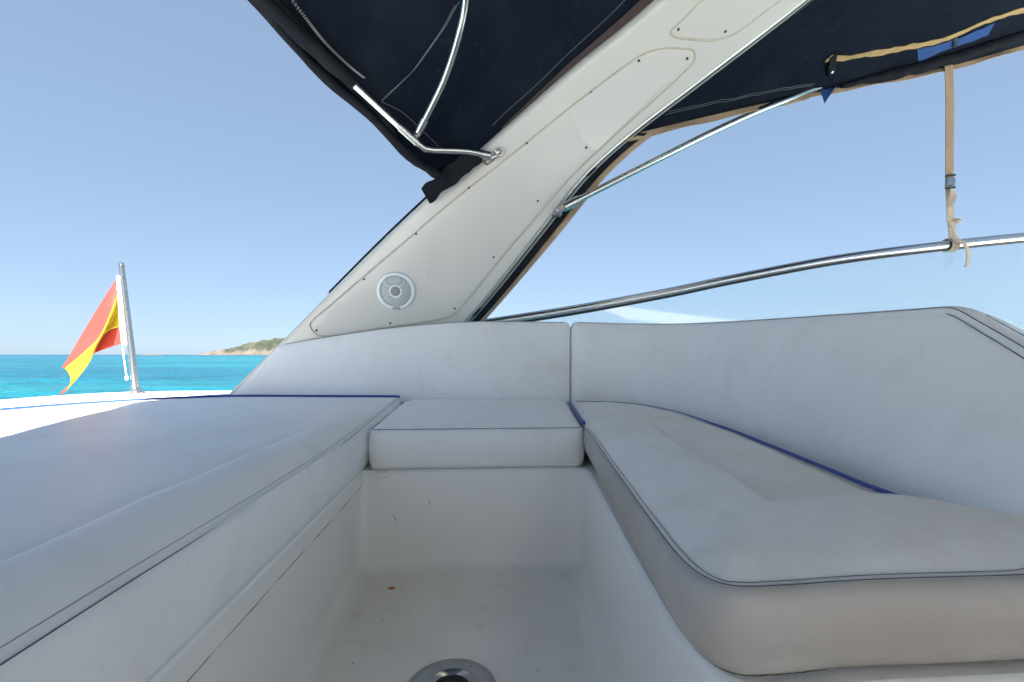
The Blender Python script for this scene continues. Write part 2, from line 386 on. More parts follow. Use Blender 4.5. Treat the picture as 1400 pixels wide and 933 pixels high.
def tri_fill(O, h, rings=(), extra=(), holes=()):
    """triangulate the inside of outline O with a grid of spacing h; returns points (outline first) and triangles."""
    nr = onorm(O); pts = [O]; last = 0
    for d in rings: pts.append(O - nr * d); last = d
    lo, hi = O.min(0), O.max(0)
    xs = np.arange(lo[0], hi[0] + h, h); ys = np.arange(lo[1], hi[1] + h, h * .87)
    G = np.array([(x + (h / 2 if j % 2 else 0), y) for j, y in enumerate(ys) for x in xs])
    G = G[inside(G, O)]; G = G[pdist(G, O) > last + h * .6]
    for H_ in holes:
        G = G[~inside(G, H_)]; G = G[pdist(G, H_) > h * .5]
    if len(extra):
        ex = np.asarray(extra, float); ex = ex[inside(ex, O)]; ex = ex[pdist(ex, O) > last + .003]
        keep = np.ones(len(G), bool)
        for e in ex[::2]: keep &= np.abs(G - e).max(1) > h * .45
        G = np.vstack([G[keep], ex])
    pts.append(G)
    edges = [(i, (i + 1) % len(O)) for i in range(len(O))]
    base = sum(len(p) for p in pts)
    for H_ in holes:
        pts.append(H_); edges += [(base + i, base + (i + 1) % len(H_)) for i in range(len(H_))]; base += len(H_)
    P = np.vstack(pts)
    r_ = delaunay_2d_cdt([Vector((float(a), float(b))) for a, b in P], edges, [], 0, 1e-7)
    Q = np.array([tuple(v) for v in r_[0]]); T = [tuple(f) for f in r_[2]]
    C = np.array([Q[list(f)].mean(0) for f in T]); ok = inside(C, O)
    for H_ in holes: ok &= ~inside(C, H_)
    return Q, [t for t, k in zip(T, ok) if k]
def wob(P, s, a, seed=0):
    return np.array([noise.noise(Vector((float(p[0]) * s + seed, float(p[1]) * s - seed, seed * .37))) * a for p in P])
def pad(name, O, Mp, H, T, bulge, h, m, parent, rings=(.004, .009, .016, .026), extra=(), steps=9, seed=1., pucker=.002, box_mat=None, gather=.0032):
    """upholstered pad: top panel over outline O (2D), mapped by Mp(a, b, c); H(pts, dist) = height of the panel; boxing of depth T."""
    Q, F = tri_fill(O, h, rings, extra)
    n = len(O)
    dd = pdist(Q, O)
    Ht = H(Q, dd) + wob(Q, 34, gather, seed) * np.exp(-dd / .022) * (1 - np.exp(-dd / .008)) + wob(Q, 75, gather * .5, seed + 2) * np.exp(-dd / .012) * (1 - np.exp(-dd / .008)); Ht[:n] = 0     # gathers along the seam
    V = [Mp(a, b, c) for (a, b), c in zip(Q, Ht)]; F = list(F)
    # outline vertices are the first n after triangulation (same order); boxing hangs from them
    nr = onorm(O); base = len(V); prev = list(range(n))
    if np.abs(Q[:n] - O).max() > 1e-4: raise RuntimeError('outline moved')
    for k in range(1, steps + 1):
        f = k / steps
        off = bulge * (math.sin(math.pi * min(1, f * .97 + .02)) ** .6)
        wv = wob(O, 9, pucker, seed + f * 2)
        cur = []
        for i in range(n):
            p = O[i] + nr[i] * (off + wv[i] * math.sin(math.pi * f)); V.append(Mp(p[0], p[1], -T * f)); cur.append(len(V) - 1)
        for i in range(n): j = (i + 1) % n; F.append((prev[i], cur[i], cur[j], prev[j]))
        prev = cur
    F.append(tuple(prev))
    o = obj(name, V, F, m, parent, angle=75)
    if box_mat:
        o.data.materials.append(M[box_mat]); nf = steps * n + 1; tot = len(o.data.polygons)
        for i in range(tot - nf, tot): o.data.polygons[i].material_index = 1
    return o
def seam_on(O, Mp, H, idx, inset, lift=.0013):    # points on the top panel at a fixed inset from the outline
    nr = onorm(O); P = (O - nr * inset)[idx]; Ht = H(P, np.full(len(P), inset) if inset > 0 else np.zeros(len(P)))
    return [Mp(a, b, c + lift) for (a, b), c in zip(P, Ht)]
def near_idx(O, p): return int(np.argmin(np.linalg.norm(O - np.array(p), axis=1)))
def span(O, p, q):                                # indices from the outline point near p, counter-clockwise, to the one near q
    i, j = near_idx(O, p), near_idx(O, q); n = len(O)
    return [(i + k) % n for k in range((j - i) % n + 1)]
# ------------------------------------------------------------------ sea and island
SEA_Z = -0.72
def build_sea():
    V = [(0, 0, SEA_Z)]; F = []; na = 300
    rad = [5.5 * (1.035 ** k) for k in range(222)]
    for r_ in rad:
        for k in range(na):
            th = 2 * math.pi * k / na; x, y = r_ * math.cos(th), r_ * math.sin(th)
            fade = max(0., 1 - r_ / 260.)
            z = 0
            if fade > 0:
                z = fade * (.07 * noise.noise(Vector((x * .33, y * .75, 0))) + .05 * noise.noise(Vector((x * .9, y * 1.9, 5.))) + .10 * noise.noise(Vector((x * .08, y * .2, 9.))))
            V.append((x, y, SEA_Z + z))
    for k in range(na): F.append((0, 1 + k, 1 + (k + 1) % na))
    for i in range(len(rad) - 1):
        for k in range(na):
            a = 1 + i * na
            F.append((a + k, a + na + k, a + na + (k + 1) % na, a + (k + 1) % na))
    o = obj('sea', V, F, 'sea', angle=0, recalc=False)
    tag(o, 'turquoise sea with small ripples reaching the horizon', kind='structure')
build_sea()
def build_island():
    V = []; F = []; nx, ny = 150, 60
    psi = R(4.1); right = np.array([math.cos(psi), -math.sin(psi)]); fw = np.array([math.sin(psi), math.cos(psi)])
    for j in range(ny):
        for i in range(nx):
            l = -1130 + 760 * i / (nx - 1); d = 1330 + 420 * j / (ny - 1)
            prof = np.interp(l, [-1130, -1010, -960, -900, -840, -790, -740, -690, -620, -540, -450, -400, -370], [0, 0, 4, 13, 26, 42, 53, 56, 60, 52, 30, 10, 0])
            dd = (j / (ny - 1)); env = math.sin(math.pi * min(1, dd * 1.25 + .02) ** .6) if dd < .78 else 0
            cl = float(sstep(0, .10, dd))
            z = prof * cl * (max(0, env) * .75 + .25 * cl * (1 - dd)) 
            z += (noise.noise(Vector((l * .02, d * .02, 1.))) * 9 + noise.noise(Vector((l * .07, d * .07, 4.))) * 5) * cl * min(1, prof / 18)
            p = right * l + fw * d
            V.append((p[0], p[1], SEA_Z - 1.5 + max(0, z)))
    for j in range(ny - 1):
        for i in range(nx - 1): F.append((j * nx + i, j * nx + i + 1, (j + 1) * nx + i + 1, (j + 1) * nx + i))
    tag(obj('island', V, F, 'island', angle=0), 'low scrub covered island with pale rocky shore on the horizon', kind='structure')
    for k, (l, w, hgt) in enumerate(((-1060, 22, 3.4), (-1085, 12, 2.6), (-1118, 16, 2.2))):
        V = []; F = []; n = 18
        for i in range(n):
            th = 2 * math.pi * i / n
            for q, s in ((0, 1.), (.6, .8), (1., .35)):
                rr = s * (1 + .35 * noise.noise(Vector((math.cos(th) * 2, math.sin(th) * 2, q + k))))
                p = right * (l + math.cos(th) * w * rr) + fw * (1360 + math.sin(th) * 9 * rr); V.append((p[0], p[1], SEA_Z - .4 + hgt * q * (1 + .3 * noise.noise(Vector((i * .8, q, k))))))
        for i in range(n):
            j = (i + 1) % n
            for q in (0, 1): F.append((i * 3 + q, j * 3 + q, j * 3 + q + 1, i * 3 + q + 1))
        F.append(tuple(i * 3 + 2 for i in range(n)))
        tag(obj('rock_islet', V, F, 'island', angle=30), ['low rock islet closest to the island shore', 'small rock islet between two others off the island', 'flat rock islet farthest out from the island'][k], 'rock', 'islets off the island')
build_island()

# ------------------------------------------------------------------ hull and deck
DECK_Z = .455
hull = thing('boat_hull', 'white boat deck and hull, sunlit behind the aft seat cushion', 'boat', (0, MID_Y, SEA_Z))
half = [(5.6, 1.2), (4.6, 2.2), (3.2, 2.52), (1.2, 2.58), (-.6, 2.60), (-1.35, 2.60), (-1.72, 2.60), (-1.93, 2.50), (-2.06, 2.30), (-2.13, 1.95), (-2.16, 1.5)]
outer = np.array(half + [(x, 2 * MID_Y - y) for x, y in reversed(half)] + [(5.9, MID_Y)])
outer = ccw(resamp(np.array([cr([tuple(p) + (0,) for p in np.vstack([outer, outer[:1]])], t)[:2] for t in np.linspace(0, len(outer), 200)[:-1]]), 150, True))
hole = ccw(round_poly([(-1.76, -1.05), (1.35, -1.05), (1.35, 2.16), (.46, 2.24), (-1.13, 2.34), (-1.44, 2.09), (-1.60, 1.90), (-1.70, 1.68), (-1.78, 1.35)], .04, 3))
hole = resamp(hole, 110, True)
Q, F = tri_fill(outer, .16, (.012, .03, .06), holes=(hole,))
dO = pdist(Q, outer)
V = [(x, y, DECK_Z - .022 * (1 - min(1, d / .06)) ** 2) for (x, y), d in zip(Q, dO)]
# skirt down into the cockpit opening
ih = [int(np.argmin(np.linalg.norm(Q - p, axis=1))) for p in hole]
b0 = len(V)
for p in hole: V.append((p[0], p[1], .28))
for i in range(len(hole)): j = (i + 1) % len(hole); F.append((ih[i], ih[j], b0 + j, b0 + i))
obj('deck', V, F, 'deck', hull, angle=50)
V = []; F = []; nr = onorm(outer); n = len(outer)
prof = [(DECK_Z - .024, 0), (DECK_Z - .05, .02), (DECK_Z - .09, .02), (DECK_Z - .12, -.01), (0, -.03), (-.5, -.12), (-1.1, -.45)]
for z, off in prof:
    for p, q in zip(outer, nr): V.append((p[0] + q[0] * off, p[1] + q[1] * off, z))
for k in range(len(prof) - 1):
    for i in range(n): j = (i + 1) % n; F.append((k * n + i, k * n + j, (k + 1) * n + j, (k + 1) * n + i))
obj('topsides', V, F, 'hull', hull, angle=50)

# ------------------------------------------------------------------ cockpit liner: floor, seat bases, ledge
liner = thing('cockpit_liner', 'white moulded cockpit liner with open footwell between the seats', 'cockpit')
well = ccw(round_poly([(-.372, 1.405, .03), (.325, 1.395, .05), (.285, 1.02, .2), (.262, .80, .2), (.242, .56, .1), (.262, .452, .05), (1.25, .445, .05), (1.25, -.98, .05), (-.372, -.98, .05)], .05, 6))
well = resamp(well, 340, True)
nr = onorm(well); n = len(well)
prof = [(.298, .012), (.294, .004), (.285, .0), (.04, -.006), (.026, -.009), (.014, -.016), (.006, -.026), (.0015, -.038), (.0, -.05)]
V = []; F = []
for z, off in prof:
    for p, q in zip(well, nr): V.append((p[0] + q[0] * off, p[1] + q[1] * off, z))
for k in range(len(prof) - 1):
    for i in range(n): j = (i + 1) % n; F.append((k * n + i, k * n + j, (k + 1) * n + j, (k + 1) * n + i))
top = well + nr * .012
Oh = hole + onorm(hole) * .01
Q, T = tri_fill(ccw(Oh), .2, holes=(top,))
mp = [n_ for n_ in range(len(Q))]
base = len(V)
for x, y in Q: V.append((x, y, .298))
F += [tuple(base + a for a in t) for t in T]
obj('seat_base', V, F, 'gel', liner, angle=50)
fl = well - nr * .05
Q, T = tri_fill(ccw(fl), .05)
obj('floor', [(x, y, .0) for x, y in Q], T, 'gel_floor', liner, angle=0)
# ledge under the aft cushion, with a dirty dark tube drawn as its shadow gap
V, F = rbox((-.372, .22, .279), (.05, 2.33, .046), bev=.12)
obj('ledge', V, F, 'gel', liner, angle=30)
obj('ledge_gap_shade', *tube([(-.3555 + .001 * math.sin(y * 37), y, .2545 + .0012 * noise.noise(Vector((y * 30, 0, 0)))) for y in np.linspace(-.8, 1.385, 160)], [.0030 + .0014 * noise.noise(Vector((y * 22, 3, 0))) for y in np.linspace(-.8, 1.385, 160)], 6), 'ledge_gap', liner)

# ------------------------------------------------------------------ table socket in the floor
sc_c = (-.055, .885)
sock = thing('table_socket', 'round aluminium table leg socket screwed to the footwell floor', 'socket', (sc_c[0], sc_c[1], 0))
obj('flange', *lathe([(.03, .001), (.088, .001), (.088, .004), (.084, .0075), (.07, .009), (.046, .011), (.040, .011), (.036, .006), (.036, -.06)], (*sc_c, 0), (0, 0, 1), 64, cap=False), 'socket', sock)
obj('collar', *lathe([(.034, .004), (.040, .0112), (.044, .0135), (.048, .0112), (.049, .0095)], (*sc_c, 0), (0, 0, 1), 56, cap=False), 'steel', sock)
obj('cup', *lathe([(.0345, .008), (.034, .0025), (.001, .002)], (*sc_c, 0), (0, 0, 1), 40, cap=False), 'dark', sock)
for k in range(6):
    a = R(62 + 60 * k); c = (sc_c[0] + .067 * math.cos(a), sc_c[1] + .067 * math.sin(a), .0085)
    obj('screw', *lathe([(.0058, 0), (.0055, .002), (.003, .0026), (.0028, .0012)], c, (0, 0, 1), 12), 'steel_d', sock)

# crumbs and specks of dirt on the floor
mb = MB(); rnd = random.Random(8)
spots = []
for k in range(80):
    x = -.335 + abs(rnd.gauss(0, .12)); y = rnd.uniform(.75, 1.33); r_ = rnd.choice((.0005, .0006, .0008, .0012))
    spots.append((x, y, r_))
for k in range(40): spots.append((rnd.uniform(-.2, .27), rnd.uniform(.75, 1.33), rnd.choice((.0006, .0008, .001))))
spots += [(-.235, 1.13, .0019), (-.20, 1.14, .0015), (-.265, .98, .002), (.12, .93, .0016), (.02, 1.24, .0016)]
for x, y, r_ in spots:
    if x > .26 - (1.4 - y) * .1: continue
    V, F = lathe([(r_ * .9, .0002), (r_, r_ * .35), (r_ * .4, r_ * .7)], (x, y, 0), (rnd.gauss(0, .2), rnd.gauss(0, .2), 1), 6); mb.add(V, F)
o = mb.build('floor_crumbs', 'crack'); tag(o, 'scattered dark crumbs and grit lying on the footwell floor', 'dirt', kind='stuff')
V, F = lathe([(.009, .0005), (.011, .0012), (.006, .003), (.002, .0022)], (-.243, 1.285, 0), (0, .1, 1), 9)
V = [(v[0] + .003 * noise.noise(Vector(v) * 200), v[1], v[2]) for v in V]
tag(obj('dry_leaf_scrap', V, F, 'leaf', angle=20), 'small orange scrap of dry leaf on the footwell floor', 'leaf')
for (u0, z0, dx, dz, r_), lb in (((-.26, .165, .012, -.018, .0008), 'longer curved dark hair stuck on the wall under the side seat'), ((-.152, .205, .0, -.009, .0009), 'short dark bristle stuck on the wall under the side seat')):
    P = [(u0 + dx * t, 1.3965 + .002 * math.sin(3 * t), z0 + dz * t - .003 * math.sin(math.pi * t)) for t in np.linspace(0, 1, 7)]
    tag(obj('dirt_fleck', *tube(P, r_, 5), 'dark'), lb, 'dirt', 'flecks on the footwell wall')

# ------------------------------------------------------------------ aft seat cushion
aft = thing('aft_seat_cushion', 'wide white vinyl aft seat cushion with rolled front edge and blue piping', 'cushion', (-1.0, .8, .30))
O = ccw(resamp(round_poly([(-.352, -.95, .05), (-.352, 1.2, .3), (-.358, 2.09, .035), (-1.17, 2.185, .12), (-1.40, 2.05, .12), (-1.565, 1.86, .2), (-1.66, 1.66, .2), (-1.74, 1.35, .2), (-1.74, -.95, .06)], .05, 8), 420, True))
def aft_z0(a, b): return .42 + .034 * float(max(sstep(1.25, 2.1, b), sstep(-.7, -1.3, a) if False else sstep(.7, 1.3, -a)))
def aft_M(a, b, c): return np.array([a, b, aft_z0(a, b) + c if c > -.001 else aft_z0(a, b) * (1 + c / .118) + .302 * (-c / .118)])
CR = -.462
def aft_H(P, d):
    x, y = P[:, 0], P[:, 1]
    near = 1 - np.maximum(sstep(.75, 1.15, -x), sstep(1.35, 1.85, y))
    base = (.003 + .015 * near) * (1 - np.exp(-np.maximum(0, d - .006) / .03)) + .009 * near * sstep(.03, .4, d)
    am = 1 - sstep(1.30, 1.80, y)
    xc = CR + .012 * sstep(1.1, 1.7, y) + .004 * np.sin(y * 5.)
    w = x - xc
    bol = np.where(w > 0, .036 * (1 - np.exp(-np.maximum(w, 0) / .011)) * np.clip(1 - (np.maximum(w, 0) / .118) ** 2.4, 0, 1), 0)
    val = -.008 * np.exp(-(np.minimum(w, 0) / .03) ** 2)
    h = base + am * (bol + val)
    h += (wob(P, 2.2, .007, 3.) + wob(P, 6.5, .0028, 7.)) * (.35 + .65 * near) * np.clip(d / .05, 0, 1)
    return h
ex = [(CR + .012 * float(sstep(1.1, 1.7, y)) + .004 * math.sin(y * 5.) + w, y) for y in np.arange(.0, 1.72, .010) for w in (-.02, -.01, -.004, .001, .005, .010, .017, .026)]
pad('upholstery', O, aft_M, aft_H, .118, .012, .018, 'vinyl', aft, extra=ex, seed=2.)
ii = span(O, (-.352, -.8), (-.36, 2.05))
obj('stitching', *tube(seam_on(O, aft_M, aft_H, ii, .0), .0007, 5), 'thread', aft)
obj('topstitching', *tube(seam_on(O, aft_M, aft_H, ii, .009), .0004, 5), 'thread_w', aft)
ip = span(O, (-.36, 2.07), (-1.74, -.85))
obj('piping', *tube([p + np.array([0, 0, .006]) for p in seam_on(O, aft_M, aft_H, ip, .0)], .0048, 8), 'pipe', aft)

# ------------------------------------------------------------------ side seat cushion (middle)
mid = thing('side_seat_cushion', 'small square white vinyl cushion between the aft and forward seats', 'cushion', (0, 1.75, .30))
O = ccw(resamp(round_poly([(-.332, 1.405, .035), (.322, 1.40, .03), (.385, 2.05, .05), (-.325, 2.09, .06)], .04, 8), 260, True))
def mid_M(a, b, c):
    z = .421 + .018 * float(sstep(1.4, 2.0, b)); return np.array([a, b, z + c if c > -.001 else z * (1 + c / .12) + .302 * (-c / .12)])
def mid_H(P, d):
    return .014 * (1 - np.exp(-np.maximum(0, d - .004) / .028)) + .008 * sstep(.02, .25, d) + (wob(P, 3, .005, 5.) + wob(P, 9, .002, 2.)) * np.clip(d / .04, 0, 1)
pad('upholstery', O, mid_M, mid_H, .12, .010, .014, 'vinyl', mid, seed=5.)
obj('stitching', *tube(seam_on(O, mid_M, mid_H, span(O, (-.325, 1.55), (.33, 1.55)), 0), .0010, 5), 'thread', mid)
P = [(-.318 + .055 * t, 1.401 - .012 * math.sin(math.pi * t), .300 - .012 * math.sin(math.pi * t) ** .7) for t in np.linspace(0, 1, 12)]
obj('loose_corner', *tube(P, [.002 + .007 * math.sin(math.pi * t) for t in np.linspace(0, 1, 12)], 8), 'vinyl', mid)

# ------------------------------------------------------------------ forward seat cushion
fwd = thing('forward_seat_cushion', 'white vinyl forward seat cushion with rounded worn corner and cracked edge', 'cushion', (.5, 1.1, .30))
inner_line = np.array([(.332, 1.395), (.290, 1.06), (.258, .80), (.232, .575), (.2255, .49), (.232, .448), (.252, .431), (.30, .4295), (.40, .434), (.56, .432), (.80, .432)])
O = ccw(resamp(np.vstack([resamp(np.array([cr([tuple(p) + (0,) for p in inner_line], t)[:2] for t in np.linspace(0, 10, 160)]), 160),
                          round_poly([(.80, .432), (.80, .50), (.655, .56), (.655, .70), (.692, .93), (.742, 1.28), (.740, 1.62), (.675, 1.87), (.585, 1.965), (.405, 2.02), (.332, 1.395)], .05, 5)[8:-8]]), 420, True))
def fwd_M(a, b, c):
    z = .421 + .014 * float(sstep(1.2, 1.9, b))
    if c < -.001:                                  # the boxing tucks in under the seat
        f = (-c / .12) ** 2; k = 1 - float(sstep(.50, .75, b)); a = a + .032 * f * (1 - float(sstep(.30, .42, a))); b = b + .046 * f * k
    return np.array([a, b, z + c if c > -.001 else z * (1 + c / .12) + .302 * (-c / .12)])
def fwd_H(P, d):
    df = pdist(P, resamp(inner_line[:-1], 60), False)
    base = .014 * (1 - np.exp(-np.maximum(0, d - .010) / .03)) + .006 * sstep(.03, .3, d)
    am = 1 - sstep(1.30, 1.62, P[:, 1])
    w = df - (.163 + .012 * sstep(1.0, 1.4, P[:, 1]))
    bol = .024 * (1 - sstep(-.012, .018, w)) * np.clip(1 - .7 * (np.minimum(w, 0) / .16) ** 2, 0, 1) * (1 - np.exp(-np.maximum(0, df - .006) / .03))
    val = -.008 * np.exp(-((w - .014) / .022) ** 2)
    dip = -.010 * np.exp(-(((P[:, 0] - .34) / .10) ** 2 + ((P[:, 1] - .56) / .10) ** 2))
    return base + am * (bol + val) + dip * np.clip(d / .05, 0, 1) + (wob(P, 3.1, .006, 9.) + wob(P, 10, .0022, 4.) + wob(P * np.array([9., 38.]), 1, .0014, 12.)) * np.clip(d / .05, 0, 1)
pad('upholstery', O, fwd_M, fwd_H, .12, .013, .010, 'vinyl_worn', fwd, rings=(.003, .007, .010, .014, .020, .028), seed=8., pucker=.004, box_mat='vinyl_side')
jj = span(O, (.74, .432), (.332, 1.36)) if near_idx(O, (.56, .432)) in span(O, (.74, .432), (.332, 1.36)) else span(O, (.332, 1.36), (.74, .432))
obj('stitching', *tube(seam_on(O, fwd_M, fwd_H, jj, .0), .0007, 5), 'thread', fwd)
obj('topstitching', *tube(seam_on(O, fwd_M, fwd_H, jj, .008), .0005, 5), 'thread_w', fwd)
kk = span(O, (.42, 2.01), (.66, .62)) if near_idx(O, (.74, 1.4)) in span(O, (.42, 2.01), (.66, .62)) else span(O, (.66, .62), (.42, 2.01))
pp = [p + np.array([0, 0, .006]) for p in seam_on(O, fwd_M, fwd_H, kk, .003)]
obj('piping', *tube(pp, [.0012 + .0028 * float(1 - sstep(1.2, 1.75, p[1])) for p in pp], 8), 'pipe', fwd)
P = [fwd_M(.332 + .066 * t - .002, 1.41 + .60 * t, .006 - .001 * t) for t in np.linspace(.05, .95, 20)]
obj('end_piping', *tube(P, .006, 8), 'pipe', fwd)
mb = MB(); rnd = random.Random(3)
nO = onorm(O)
for k in range(15):                                # cracked vinyl along the lower corner
    i = near_idx(O, (.235 + .09 * rnd.random() ** 1.3, .43 + .03 * rnd.random())); c0 = -.119 + .006 * rnd.random() ** 2
    pts = []; ang = rnd.uniform(-1, 1)
    for s in range(6):
        q = O[(i + int(s * ang * 1.4)) % len(O)] + nO[(i + int(s * ang * 1.4)) % len(O)] * (.0132 * math.sin(math.pi * min(1, -c0 / .12)) ** .6 + .0012)
        pts.append(fwd_M(q[0] + rnd.uniform(-.0006, .0006), q[1], c0 + rnd.uniform(-.001, .001))); c0 += rnd.uniform(-.0005, .0012)
    mb.add(*tube(pts, .00032, 4))
o = mb.build('vinyl_cracks', 'crack', fwd); o['kind'] = 'stuff'

# ------------------------------------------------------------------ backrests
def backrest_map(Bc, Tc, L, Hh):
    Bs = resamp(path(Bc, 200), 101); Ts = resamp(path(Tc, 200), 101)
    def P0(a, b):
        i = a / L * 100; p = cr(Bs, i); q = cr(Ts, i); return p + (q - p) * (b / Hh)
    def Mp(a, b, c):
        p = P0(a, b); e = .004
        nn = unit(np.cross(P0(a + e, b) - P0(a - e, b), P0(a, b + e) - P0(a, b - e)))
        if np.dot(nn, np.array([-.2, .9, .6]) - p) < 0: nn = -nn
        return p + nn * c
    return Mp
side = thing('side_back_cushion', 'long white vinyl backrest along the side seat under the arch', 'backrest', (-.3, 2.1, .44))
SB_B = [(-1.155, 2.205, .455), (-.869, 2.19, .447), (-.37, 2.135, .43), (.015, 2.10, .42), (.418, 2.07, .41)]
SB_T = [(-.975, 2.295, .695), (-.732, 2.275, .736), (-.373, 2.235, .784), (-.019, 2.20, .807), (.437, 2.16, .803)]
sb_M = backrest_map(SB_B, SB_T, 1.5, .36)
O = ccw(resamp(round_poly([(.004, 0, .02), (1.492, 0, .02), (1.492, .36, .022), (.004, .36, .03)], .02, 6), 360, True))
def sb_H(P, d):
    return .014 * (1 - np.exp(-np.maximum(0, d - .003) / .03)) + .010 * sstep(.03, .2, d) + (wob(P, 2.4, .007, 1.) + wob(P, 7, .0026, 6.) + wob(P * np.array([18., 5.]), 1, .001, 3.)) * np.clip(d / .05, 0, 1)
pad('upholstery', O, sb_M, sb_H, .06, .008, .02, 'vinyl', side, seed=3.)
obj('stitching', *tube(seam_on(O, sb_M, sb_H, span(O, (1.47, .36), (.03, .36)), 0), .0011, 5), 'thread', side)

fb = thing('forward_back_cushion', 'curved white vinyl backrest wrapping round the forward seat', 'backrest', (.7, 1.3, .44))
FB_B = [(.425, 2.075, .41), (.60, 2.04, .41), (.72, 1.88, .41), (.782, 1.62, .41), (.782, 1.28, .41), (.735, .92, .41), (.69, .65, .41), (.66, .45, .41), (.64, .25, .41)]
FB_T = [(.444, 2.155, .803), (.63, 2.115, .795), (.81, 1.95, .782), (.88, 1.70, .771), (.885, 1.35, .757), (.86, 1.0, .745), (.838, .78, .738), (.825, .58, .735), (.815, .35, .733)]
fb_M = backrest_map(FB_B, FB_T, 2.2, .36)
O = ccw(resamp(round_poly([(.006, 0, .02), (2.20, 0, .03), (1.985, .22, .3), (1.775, .357, .022), (1.3, .36, .3), (.006, .36, .022)], .02, 8), 460, True))
def fb_H(P, d):
    return .012 * (1 - np.exp(-np.maximum(0, d - .008) / .03)) + .012 * sstep(.03, .2, d) + (wob(P, 2.2, .009, 11.) + wob(P, 6, .0035, 8.) + wob(P * np.array([16., 4.]), 1, .0014, 3.)) * np.clip(d / .05, 0, 1)
pad('upholstery', O, fb_M, fb_H, .12, .016, .018, 'vinyl', fb, seed=6.)
obj('stitching', *tube(seam_on(O, fb_M, fb_H, span(O, (2.18, .02), (.03, .36)), 0), .0008, 5), 'thread', fb)
obj('topstitching', *tube(seam_on(O, fb_M, fb_H, span(O, (2.18, .02), (1.77, .36)), .014), .0008, 5), 'thread', fb)
nO = onorm(O); ii = span(O, (2.18, .02), (1.815, .335))
obj('boxing_stitching', *tube([fb_M(*(O[i] + nO[i] * .0145), -.014) for i in ii], .0007, 5), 'thread', fb)
# ------------------------------------------------------------------ radar arch
ar = thing('radar_arch', 'wide cream fibreglass arch leaning forward over the cockpit', 'arch', (-.6, 2.4, .45))
TH = .15
V = []; F = []; ts = np.arange(0, 18.001, .15); ns = None
for t in ts:
    a = cr(ARCH_A, t); f = cr(ARCH_F, t); w = np.linalg.norm(f - a); ux = (f - a) / w; nn = -arch_n(t, .5)
    sec = round_poly([(0, 0, .045), (w, 0, .03), (w, TH, .06), (0, TH, .06)], .03, 7); ns = len(sec)
    for x, y in sec: V.append(a + ux * x + nn * y)
for i in range(len(ts) - 1):
    for k in range(ns): F.append((i * ns + k, i * ns + (k + 1) % ns, (i + 1) * ns + (k + 1) % ns, (i + 1) * ns + k))
F += [tuple(range(ns)), tuple((len(ts) - 1) * ns + k for k in range(ns))]
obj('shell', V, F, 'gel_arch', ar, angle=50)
def arch_M(a, b, c): t, q = a / .42, b / .62; return arch(t, q) + arch_n(t, q) * c
PAN = [(1.197, .075), (1.05, .14), (.927, .223), (.875, .337), (.825, .599), (.776, .826), (.84, .888), (1.069, .89), (1.746, .886), (2.418, .899), (3.149, .902), (3.904, .88), (4.593, .841), (5.149, .783), (5.298, .731), (5.39, .647), (5.405, .557), (5.398, .429), (5.325, .349), (5.116, .33), (4.677, .31), (4.038, .294), (3.396, .269), (2.805, .218), (2.2, .175), (1.712, .128), (1.363, .091)]
PAN2 = [(5.638, .326), (5.567, .414), (5.537, .615), (5.55, .737), (5.648, .791), (5.901, .797), (6.161, .801), (8.2, .80), (8.5, .7), (8.5, .4), (8.2, .29), (6.327, .287), (5.984, .283), (5.762, .316)]
SCR = [(1.042, .154), (1.665, .142), (2.263, .19), (3.029, .229), (3.826, .287), (4.741, .32), (5.245, .368), (5.295, .685), (4.644, .716), (3.653, .776), (2.603, .82), (1.699, .839), (.925, .864), (.899, .556)]
SCR2 = [(5.656, .353), (5.637, .70), (6.6, .34), (6.6, .74), (7.6, .34), (7.6, .74)]
def smooth_loop(P, n):
    Q = [tuple(p) + (0,) for p in P]; Q = Q[-3:] + Q + Q[:3]
    return resamp(np.array([cr(Q, 3 + len(P) * i / (n * 3))[:2] for i in range(n * 3)]), n, True)
for pp, ss, lab in ((PAN, SCR, 'long inset panel carrying the loudspeaker'), (PAN2, SCR2, 'overhead inset panel without a loudspeaker')):
    O = ccw(smooth_loop([(t * .42, b * .62) for t, b in pp], 220))
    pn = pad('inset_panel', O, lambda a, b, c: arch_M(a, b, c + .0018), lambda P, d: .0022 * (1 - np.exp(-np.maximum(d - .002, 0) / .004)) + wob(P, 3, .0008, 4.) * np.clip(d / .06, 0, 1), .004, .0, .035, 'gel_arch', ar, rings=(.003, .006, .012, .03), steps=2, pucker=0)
    pn['label'] = lab
    nO = onorm(O)
    Pp = [arch_M(*(p + q * .004), .0006) for p, q in zip(O, nO)]
    obj('sealant', *closed_tube(np.array(Pp), .0042, 6), 'seal', pn)
    for t, b in ss:
        c = arch(t, b); nn = arch_n(t, b)
        obj('screw', *lathe([(.0055, .003), (.0053, .0070), (.0040, .0088), (.0022, .0066)], c, nn, 10), 'screw', pn)
# canvas tracks along the forward edge of the leg and dark gasket along the aft edge
def arch_edge_pts(b, t0, t1, n, dx, dn):         # follow the edge, dx across (outwards past the edge), dn away from the cockpit
    out = []
    for t in np.linspace(t0, t1, n):
        a = cr(ARCH_A, t); f = cr(ARCH_F, t); ux = unit(f - a); out.append((f if b else a) + ux * dx * (1 if b else -1) - arch_n(t, .5) * dn)
    return np.array(out)
for dx, dn, r_, nm in ((.004, .020, .0075, 'canvas_track'), (.017, .024, .0065, 'canvas_track'), (.029, .026, .0065, 'canvas_track'), (.041, .030, .0070, 'canvas_track')):
    obj(nm, *tube(arch_edge_pts(1, .35, 8.6, 70, dx, dn), r_, 8), {.020: 'steel_d', .024: 'dark', .026: 'grey', .030: 'black'}[dn], ar)
obj('edge_gasket', *tube(arch_edge_pts(0, 1.55, 3.3, 40, .004, .045), .008, 8), 'black', ar)

